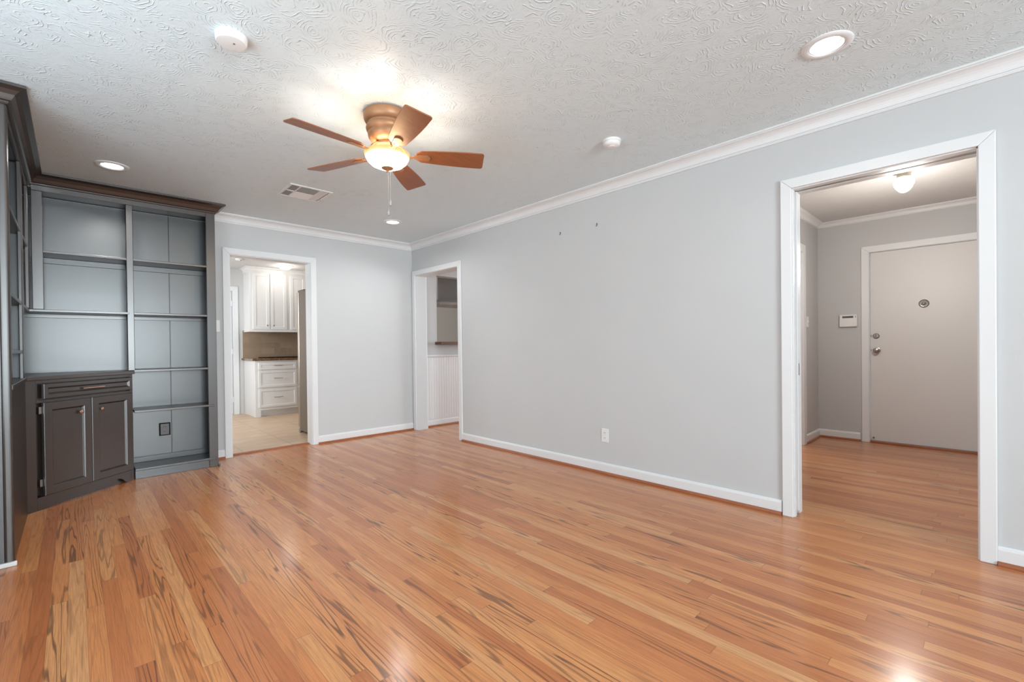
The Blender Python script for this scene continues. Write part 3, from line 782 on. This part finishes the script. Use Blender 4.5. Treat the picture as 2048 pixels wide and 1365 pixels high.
t_ = thing('ceiling_cover', (-2.735, -3.04, H), 'round white flat cover on the ceiling left of the fan', 'cover')
MB().lathe([(0.062, H), (0.062, H-0.004), (0.060, H-0.024), (0.056, H-0.031), (0.046, H-0.033), (0.0, H-0.033)], (-2.735, -3.04, 0), 48).build('cap', M['plastic'], t_, smooth=True)
MB().lathe([(0.004, H-0.0325), (0.004, H-0.036), (0, H-0.036)], (-2.728, -3.052, 0), 12).build('screw', M['nickel'], t_)
t_ = thing('smoke_detector', (-0.655, -3.565, H), 'small round white smoke detector near the long wall', 'smoke detector')
MB().lathe([(0.060, H), (0.061, H-0.010), (0.059, H-0.013), (0.0, H-0.013)], (-0.655, -3.565, 0), 48).build('mounting_base', M['plastic'], t_, smooth=True)
MB().lathe([(0.054, H-0.0125), (0.057, H-0.017), (0.055, H-0.028), (0.046, H-0.037), (0.026, H-0.041), (0.024, H-0.044), (0.0, H-0.045)], (-0.655, -3.565, 0), 48).build('housing', M['plastic'], t_, smooth=True)

v = thing('ceiling_vent', (-1.777, -1.184, H), 'square white ceiling air vent with louvres beyond the fan', 'air vent')
vx0, vx1, vy0, vy1 = -1.953, -1.601, -1.360, -1.008
m = MB()
fr = 0.022
for a in ((vx0, vx1, vy0, vy0+fr), (vx0, vx1, vy1-fr, vy1), (vx0, vx0+fr, vy0+fr, vy1-fr), (vx1-fr, vx1, vy0+fr, vy1-fr)):
    m.box(a[0], a[1], a[2], a[3], H-0.008, H)
cxa, cxb, cym = -1.862, -1.700, -1.184
m.box(cxa-0.005, cxa+0.005, vy0+fr, vy1-fr, H-0.008, H-0.001); m.box(cxb-0.005, cxb+0.005, vy0+fr, vy1-fr, H-0.008, H-0.001)
m.box(vx0+fr, cxb-0.005, cym-0.005, cym+0.005, H-0.008, H-0.001)
m.build('frame', M['plastic'], v, 0.002)
MB().box(vx0+0.004, vx1-0.004, vy0+0.004, vy1-0.004, H-0.0015, H-0.0003).build('duct_opening', M['duct'], v)
def slat(x0, x1, y0, y1, along, lean):
    m = MB()
    step = 0.0135
    if along == 'x':
        y = y0+0.004
        while y < y1-0.004:
            m.loft([[(x0, y, H-0.0075), (x0, y+0.002, H-0.0075), (x0, y+0.002+lean, H-0.002), (x0, y+lean, H-0.002)], [(x1, y, H-0.0075), (x1, y+0.002, H-0.0075), (x1, y+0.002+lean, H-0.002), (x1, y+lean, H-0.002)]]); y += step
    else:
        x = x0+0.004
        while x < x1-0.004:
            m.loft([[(x, y0, H-0.0075), (x+0.002, y0, H-0.0075), (x+0.002+lean, y0, H-0.002), (x+lean, y0, H-0.002)], [(x, y1, H-0.0075), (x+0.002, y1, H-0.0075), (x+0.002+lean, y1, H-0.002), (x+lean, y1, H-0.002)]]); x += step
    m.build('louvre_bank', M['plastic'], v)
slat(vx0+fr, cxa-0.005, vy0+fr, cym-0.005, 'y', 0.008); slat(vx0+fr, cxa-0.005, cym+0.005, vy1-fr, 'y', 0.008)
slat(cxa+0.005, cxb-0.005, vy0+fr, cym-0.005, 'x', 0.007); slat(cxa+0.005, cxb-0.005, cym+0.005, vy1-fr, 'x', -0.009)
slat(cxb+0.005, vx1-fr, vy0+fr, vy1-fr, 'y', -0.009)
for y in (vy0+0.09, vy1-0.09):
    MB().lathe([(0.005, H-0.007), (0.005, H-0.010), (0, H-0.011)], (vx1-0.011, y, 0), 12).build('screw', M['nickel'], v)

# ------------------------------------------------------------------ ceiling fan
FCX, FCY = -1.918, -2.887
fan = thing('ceiling_fan', (FCX, FCY, H), 'five-blade wooden ceiling fan with a lit amber glass bowl', 'ceiling fan')
c0 = (FCX, FCY, 0)
MB().lathe([(0.118, H-0.001), (0.128, H-0.006), (0.130, H-0.018), (0.128, H-0.040), (0.120, H-0.056), (0.112, H-0.062), (0.108, H-0.064)], c0, 64).build('canopy', M['bronze'], fan, smooth=True)
MB().lathe([(0.106, H-0.060), (0.109, H-0.068), (0.109, H-0.076), (0.114, H-0.080), (0.117, H-0.092), (0.114, H-0.106), (0.107, H-0.112), (0.105, H-0.116), (0.107, H-0.124), (0.104, H-0.142), (0.092, H-0.160), (0.074, H-0.170), (0.060, H-0.172)], c0, 64).build('motor_housing', M['bronze'], fan, smooth=True)
MB().lathe([(0.062, H-0.171), (0.064, H-0.176), (0.064, H-0.188), (0.056, H-0.192), (0.052, H-0.200), (0.052, H-0.222), (0.060, H-0.228)], c0, 48).build('hub', M['bronze'], fan, smooth=True)
BZ = 2.205
PIT = math.radians(13.5)
for k in range(5):
    ang = math.radians(184.6+72*k)
    e = Vector((math.cos(ang), math.sin(ang), 0)); c = Vector((-e.y, e.x, 0))
    lat = c*math.cos(PIT) - Vector((0, 0, 1))*math.sin(PIT); up = e.cross(lat).normalized()
    base_p = Vector((FCX, FCY, BZ))
    outline = []
    r0, r1 = 0.165, 0.558
    def wid(r):
        q = (r-r0)/(r1-r0)
        return 0.048+0.0225*math.sin(min(q*1.15, 1.0)*PI/2)
    lower, upper_ = [], []
    for i in range(15):
        r = r0+(r1-r0)*i/14
        lower.append((r, -wid(r))); upper_.append((r, wid(r)))
    cr_ = 0.016
    def corner(px, py, sx, sy):
        return [(px-sx*cr_+sx*cr_*math.cos(a), py-sy*cr_+sy*cr_*math.sin(a)) for a in [PI/2*j/5 for j in range(6)]]
    tipw = wid(r1)
    out = [(r0+0.012, -wid(r0)+0.010)] + [q for q in lower[1:-1]]
    out += [(x, y) for x, y in corner(r1, -tipw, 1, -1)][::-1] + corner(r1+0.004, tipw, 1, 1)
    out += upper_[1:-1][::-1] + [(r0+0.012, wid(r0)-0.010), (r0, 0.028), (r0, -0.028)]
    m = MB()
    m.loft([[tuple(base_p+e*a+lat*b_+up*h_) for a, b_ in out] for h_ in (0.0, 0.0065)])
    bl = m.build('blade', M['blade'], fan, 0.0015)
    # blade iron: curved arm from the hub to a rounded plate under the blade root
    m = MB(); ui = -up if up.z > 0 else up
    plate = []
    for j in range(13):
        a = -PI/2+PI*j/12; plate.append((0.222+0.024*math.cos(a), 0.024*math.sin(a)))
    plate += [(0.165, 0.020), (0.150, 0.012), (0.150, -0.012), (0.165, -0.020)]
    off0 = 0.0 if up.z < 0 else 0.0
    dn_ = Vector((0, 0, -1))
    nrm = up if up.z < 0 else -up
    basep2 = base_p if up.z > 0 else base_p + up*0.0065
    m.loft([[tuple(basep2+e*a+lat*b_+nrm*h_) for a, b_ in plate] for h_ in (0.0003, 0.0058)])
    s0 = Vector((FCX, FCY, 0))
    arm = [s0+e*0.058+Vector((0, 0, H-0.182)), s0+e*0.078+Vector((0, 0, H-0.186)), s0+e*0.096+Vector((0, 0, H-0.204)), s0+e*0.108+Vector((0, 0, H-0.224)), s0+e*0.124+Vector((0, 0, BZ-0.006)), s0+e*0.150+Vector((0, 0, BZ-0.003)), s0+e*0.172+Vector((0, 0, BZ-0.003))]
    rings = []
    for i, p in enumerate(arm):
        wv = c*(0.011 if i else 0.014)
        d_ = (arm[min(i+1, len(arm)-1)]-arm[max(i-1, 0)]).normalized(); nv = d_.cross(c).normalized()*0.003
        rings.append([tuple(p+wv+nv), tuple(p-wv+nv), tuple(p-wv-nv), tuple(p+wv-nv)])
    m.loft(rings)
    m.build('blade_iron', M['bronze'], bl, 0.001)
BWZ = 2.211
prof = [(0.127, BWZ+0.002), (0.1285, BWZ-0.002), (0.127, BWZ-0.010), (0.122, BWZ-0.026), (0.110, BWZ-0.046), (0.090, BWZ-0.064), (0.062, BWZ-0.077), (0.030, BWZ-0.083), (0.0, BWZ-0.084)]
inner = [(0.0, BWZ-0.080), (0.030, BWZ-0.079), (0.060, BWZ-0.073), (0.087, BWZ-0.060), (0.106, BWZ-0.043), (0.118, BWZ-0.024), (0.123, BWZ-0.009), (0.124, BWZ+0.001)]
MB().lathe(prof+inner, c0, 64, cap=False).build('glass_bowl', M['bowl'], fan, smooth=True)
MB().lathe([(0.058, H-0.226), (0.064, H-0.230), (0.050, H-0.238), (0.012, H-0.246), (0.008, BWZ-0.078)], c0, 32).build('fitter', M['bronze'], fan, smooth=True)
MB().lathe([(0.033, BWZ-0.079), (0.034, BWZ-0.083), (0.028, BWZ-0.088), (0.014, BWZ-0.092), (0.007, BWZ-0.100), (0.005, BWZ-0.106), (0.0, BWZ-0.108)], c0, 32).build('finial', M['bronze'], fan, smooth=True)
for dx, z0, z1 in ((0.004, 2.108, 1.890), (0.0155, 2.118, 1.945)):
    px, py = FCX+R.x*dx, FCY+R.y*dx
    ch = MB().tube([(px, py, z0), (px, py, z1)], 0.0011, 6).build('pull_chain', M['chain'], fan)
    MB().lathe([(0.0012, z1+0.004), (0.003, z1-0.004), (0.0075, z1-0.020), (0.0085, z1-0.027), (0.0065, z1-0.034), (0.0, z1-0.037)], (px, py, 0), 20).build('chain_pendant', M['chain'], ch, smooth=True)
# bulbs inside the bowl
for a in (0.6, 2.7, 4.8):
    point('fan_bulb', (FCX+0.018*math.cos(a), FCY+0.018*math.sin(a), 2.150), 3.6, (1.0, 0.93, 0.84), 0.015)
# ------------------------------------------------------------------ foyer lamp
fl = thing('foyer_lamp', (1.60, -4.81, 2.45), 'small pressed-glass ceiling lamp in the foyer', 'ceiling light')
MB().lathe([(0.050, 2.45), (0.052, 2.444), (0.047, 2.440), (0.046, 2.412), (0.043, 2.408), (0.0, 2.408)], (1.60, -4.81, 0), 40).build('fitter', paint('tan_metal', (0.55, 0.49, 0.40), 0.4), fl, smooth=True)
m = MB(); rings = []
prof = [(0.045, 2.408), (0.056, 2.404), (0.063, 2.392), (0.066, 2.372), (0.062, 2.350), (0.053, 2.328), (0.040, 2.308), (0.024, 2.293), (0.008, 2.287), (0.0005, 2.286)]
for j, (r, z) in enumerate(prof):
    rings.append([(1.60+(r*(1+0.045*math.cos(a*12+j*PI/2)))*math.cos(a), -4.81+(r*(1+0.045*math.cos(a*12+j*PI/2)))*math.sin(a), z) for a in [2*PI*i/96 for i in range(96)]])
m.loft(rings, cap=False); m.build('glass_shade', M['cutglass'], fl)
MB().lathe([(0.012, 2.408), (0.013, 2.385), (0.024, 2.365), (0.028, 2.345), (0.022, 2.325), (0.0, 2.315)], (1.60, -4.81, 0), 24).build('bulb', M['bulb'], fl, smooth=True)
point('foyer_glow', (1.60, -4.81, 1.80), 28, (1.0, 0.95, 0.88), 0.05)
point('foyer_up_glow', (1.60+0.0, -4.81-0.09, 2.36), 0.45, (1.0, 0.95, 0.88), 0.02)

# ------------------------------------------------------------------ kitchen
kd = thing('door_3', (-1.70, 3.44, 0), 'white door in the kitchen far wall left of the cabinets', 'door', kind='structure')
MB().box(-2.095, -1.345, 3.425, 3.462, 0.02, 2.045).build('door_panel', M['trim'], kd, 0.002)
for z in (0.25, 1.05, 1.85):
    MB().box(-1.352, -1.335, 3.412, 3.426, z-0.045, z+0.045).build('hinge', M['trim'], kd, 0.002)
casing('trim_24', 'x', 3.42, -1, -2.10, -1.332, 2.055, 0.080, 'white casing of the kitchen door')
struct(MB().box(-1.19, 1.3, 3.412, 3.42, 0.90, 1.40).build('trim_25', M['backsplash']), 'brown travertine brick backsplash behind the counter', 'backsplash')

CW = M['cab_white']
def flat_door(name, x0, x1, z0, z1, y, fw, parent):
    m = MB(); t_ = 0.019
    def rect(a, b, c, d_, yy): return [(a, yy, c), (b, yy, c), (b, yy, d_), (a, yy, d_)]
    m.loft([rect(x0, x1, z0, z1, y), rect(x0, x1, z0, z1, y-t_+0.002), rect(x0+0.002, x1-0.002, z0+0.002, z1-0.002, y-t_),
            rect(x0+fw, x1-fw, z0+fw, z1-fw, y-t_), rect(x0+fw+0.006, x1-fw-0.006, z0+fw+0.006, z1-fw-0.006, y-t_+0.009)])
    return m.build(name, CW, parent)
uc = thing('wall_cabinet', (-0.4, 3.42, 1.38), 'white upper kitchen cabinets with panel doors above the backsplash', 'cabinet')
UY = 3.09
MB().box(-1.165, 1.30, UY, 3.42, 1.392, 2.400).build('body', CW, uc, 0.002)
MB().box(-1.172, 1.30, UY-0.012, 3.42, 1.372, 1.392).build('light_rail', CW, uc, 0.003)
for x0, x1, kx in ((-1.115, -0.862, -0.905), (-0.848, -0.590, -0.805), (-0.530, -0.275, -0.320), (-0.261, -0.006, -0.22), (0.05, 0.30, 0.26), (0.314, 0.56, 0.35)):
    dd_ = flat_door('door', x0, x1, 1.415, 2.345, UY, 0.046, uc)
    MB().lathe([(0.006, 0), (0.005, -0.012), (0.013, -0.018), (0.013, -0.023), (0, -0.026)], (kx, UY-0.019, 1.480), 20, 'Y').build('knob', M['nickel'], dd_, smooth=True)
uco = MB().sweep(crown_prof(0.075, 0.055, 2.44), [(-1.165, 3.42), (-1.165, UY), (1.30, UY)][::1])
# profile must face outward: path travels -y then +x, so outward is to the right of travel
uco.build('crown', CW, uc)

lc = thing('base_cabinet', (-0.5, 3.0, 0), 'white kitchen base cabinet with three drawers beside the refrigerator', 'cabinet')
LY = 2.775
MB().box(-1.175, 1.30, LY, 3.41, 0.105, 0.900).build('body', CW, lc, 0.003)
MB().box(-1.175, -1.095, LY+0.0, 3.41, 0.0, 0.105).build('foot', CW, lc, 0.002)
MB().box(-1.095, 1.30, LY+0.075, 3.41, 0.0, 0.105).build('toe_board', CW, lc)
for z0, z1 in ((0.755, 0.862), (0.468, 0.735), (0.150, 0.440)):
    dw = flat_door('drawer', -1.125, -0.555, z0, z1, LY, 0.034, lc)
    zc = (z0+z1)/2+0.01
    m = MB().tube([(-0.895, LY-0.019, zc), (-0.895, LY-0.042, zc)], 0.004)
    m.tube([(-0.785, LY-0.019, zc), (-0.785, LY-0.042, zc)], 0.004)
    m.tube([(-0.905, LY-0.042, zc), (-0.775, LY-0.042, zc)], 0.0048)
    m.build('handle', M['nickel'], dw, smooth=True)
for x0 in (-0.50, 0.0, 0.5):
    flat_door('door', x0, x0+0.46, 0.150, 0.735, LY, 0.045, lc)
tag(MB().box(-1.215, 1.30, LY-0.035, 3.41, 0.900, 0.938).build('kitchen_countertop', M['granite'], None, 0.006), 'polished brown granite counter on the white base cabinet', 'countertop')
tag(MB().box(-0.98, -0.25, 2.85, 3.32, 0.938, 0.950).build('cooktop', M['black'], None, 0.003), 'black glass cooktop set on the brown granite counter', 'cooktop')

# refrigerator with its side towards the doorway
fr = thing('refrigerator', (-0.75, 0.50, 0), 'tall taupe refrigerator just inside the kitchen doorway', 'refrigerator')
MB().box(-1.155, -0.25, 0.150, 0.850, 0.035, 1.822).build('body', M['fridge'], fr, 0.006)
MB().box(-1.150, -0.255, 0.858, 0.925, 0.62, 1.815).build('door', M['fridge_door'], fr, 0.010)
MB().box(-1.150, -0.255, 0.858, 0.925, 0.07, 0.605).build('freezer_drawer', M['fridge_door'], fr, 0.010)
MB().box(-1.145, -1.02, 0.70, 0.90, 1.815, 1.838).build('hinge_cover', M['grey_dark'], fr, 0.006)
MB().box(-0.39, -0.27, 0.70, 0.90, 1.815, 1.838).build('hinge_cover', M['grey_dark'], fr, 0.006)
MB().box(-1.140, -0.26, 0.852, 0.905, 0.010, 0.065).build('kick_grille', M['grey_dark'], fr, 0.003)
for y in (0.22, 0.80):
    for x in (-1.10, -0.30):
        MB().lathe([(0.020, 0.0), (0.020, 0.036)], (x, y, 0), 16).build('foot', M['grey_dark'], fr)
MB().lathe([(0.028, -0.012), (0.030, 0), (0.028, 0.012)], (-1.135, 0.895, 0.030), 20, 'X').build('wheel', M['steel'], fr, smooth=True)

kl = thing('kitchen_ceiling_light', (-0.727, 2.69, H), 'glowing dome light on the kitchen ceiling', 'ceiling light')
MB().lathe([(0.120, H), (0.120, H-0.006), (0.100, H-0.010), (0.095, H-0.010)], (-0.727, 2.69, 0), 40).build('trim_ring', M['trim'], kl, smooth=True)
MB().lathe([(0.098, H-0.008), (0.092, H-0.024), (0.070, H-0.042), (0.036, H-0.052), (0.0, H-0.055)], (-0.727, 2.69, 0), 40).build('dome', M['klamp'], kl, smooth=True)
point('kitchen_far_fill', (1.9, 1.6, 2.25), 22, (1.0, 0.95, 0.88), 0.10)  # unseen fill light added to brighten the view through the serving opening
point('kitchen_glow', (-0.727, 2.69, H-0.12), 3, (1.0, 0.95, 0.88), 0.08)
ks = thing('kitchen_detector', (-1.43, 2.49, H), 'small round detector on the kitchen ceiling', 'smoke detector')
MB().lathe([(0.060, H), (0.060, H-0.012), (0.045, H-0.022), (0.0, H-0.024)], (-1.43, 2.49, 0), 32).build('housing', M['plastic'], ks, smooth=True)
MB().lathe([(0.020, H-0.022), (0.018, H-0.028), (0, H-0.029)], (-1.43, 2.46, 0), 20).build('sensor', M['nickel'], ks)
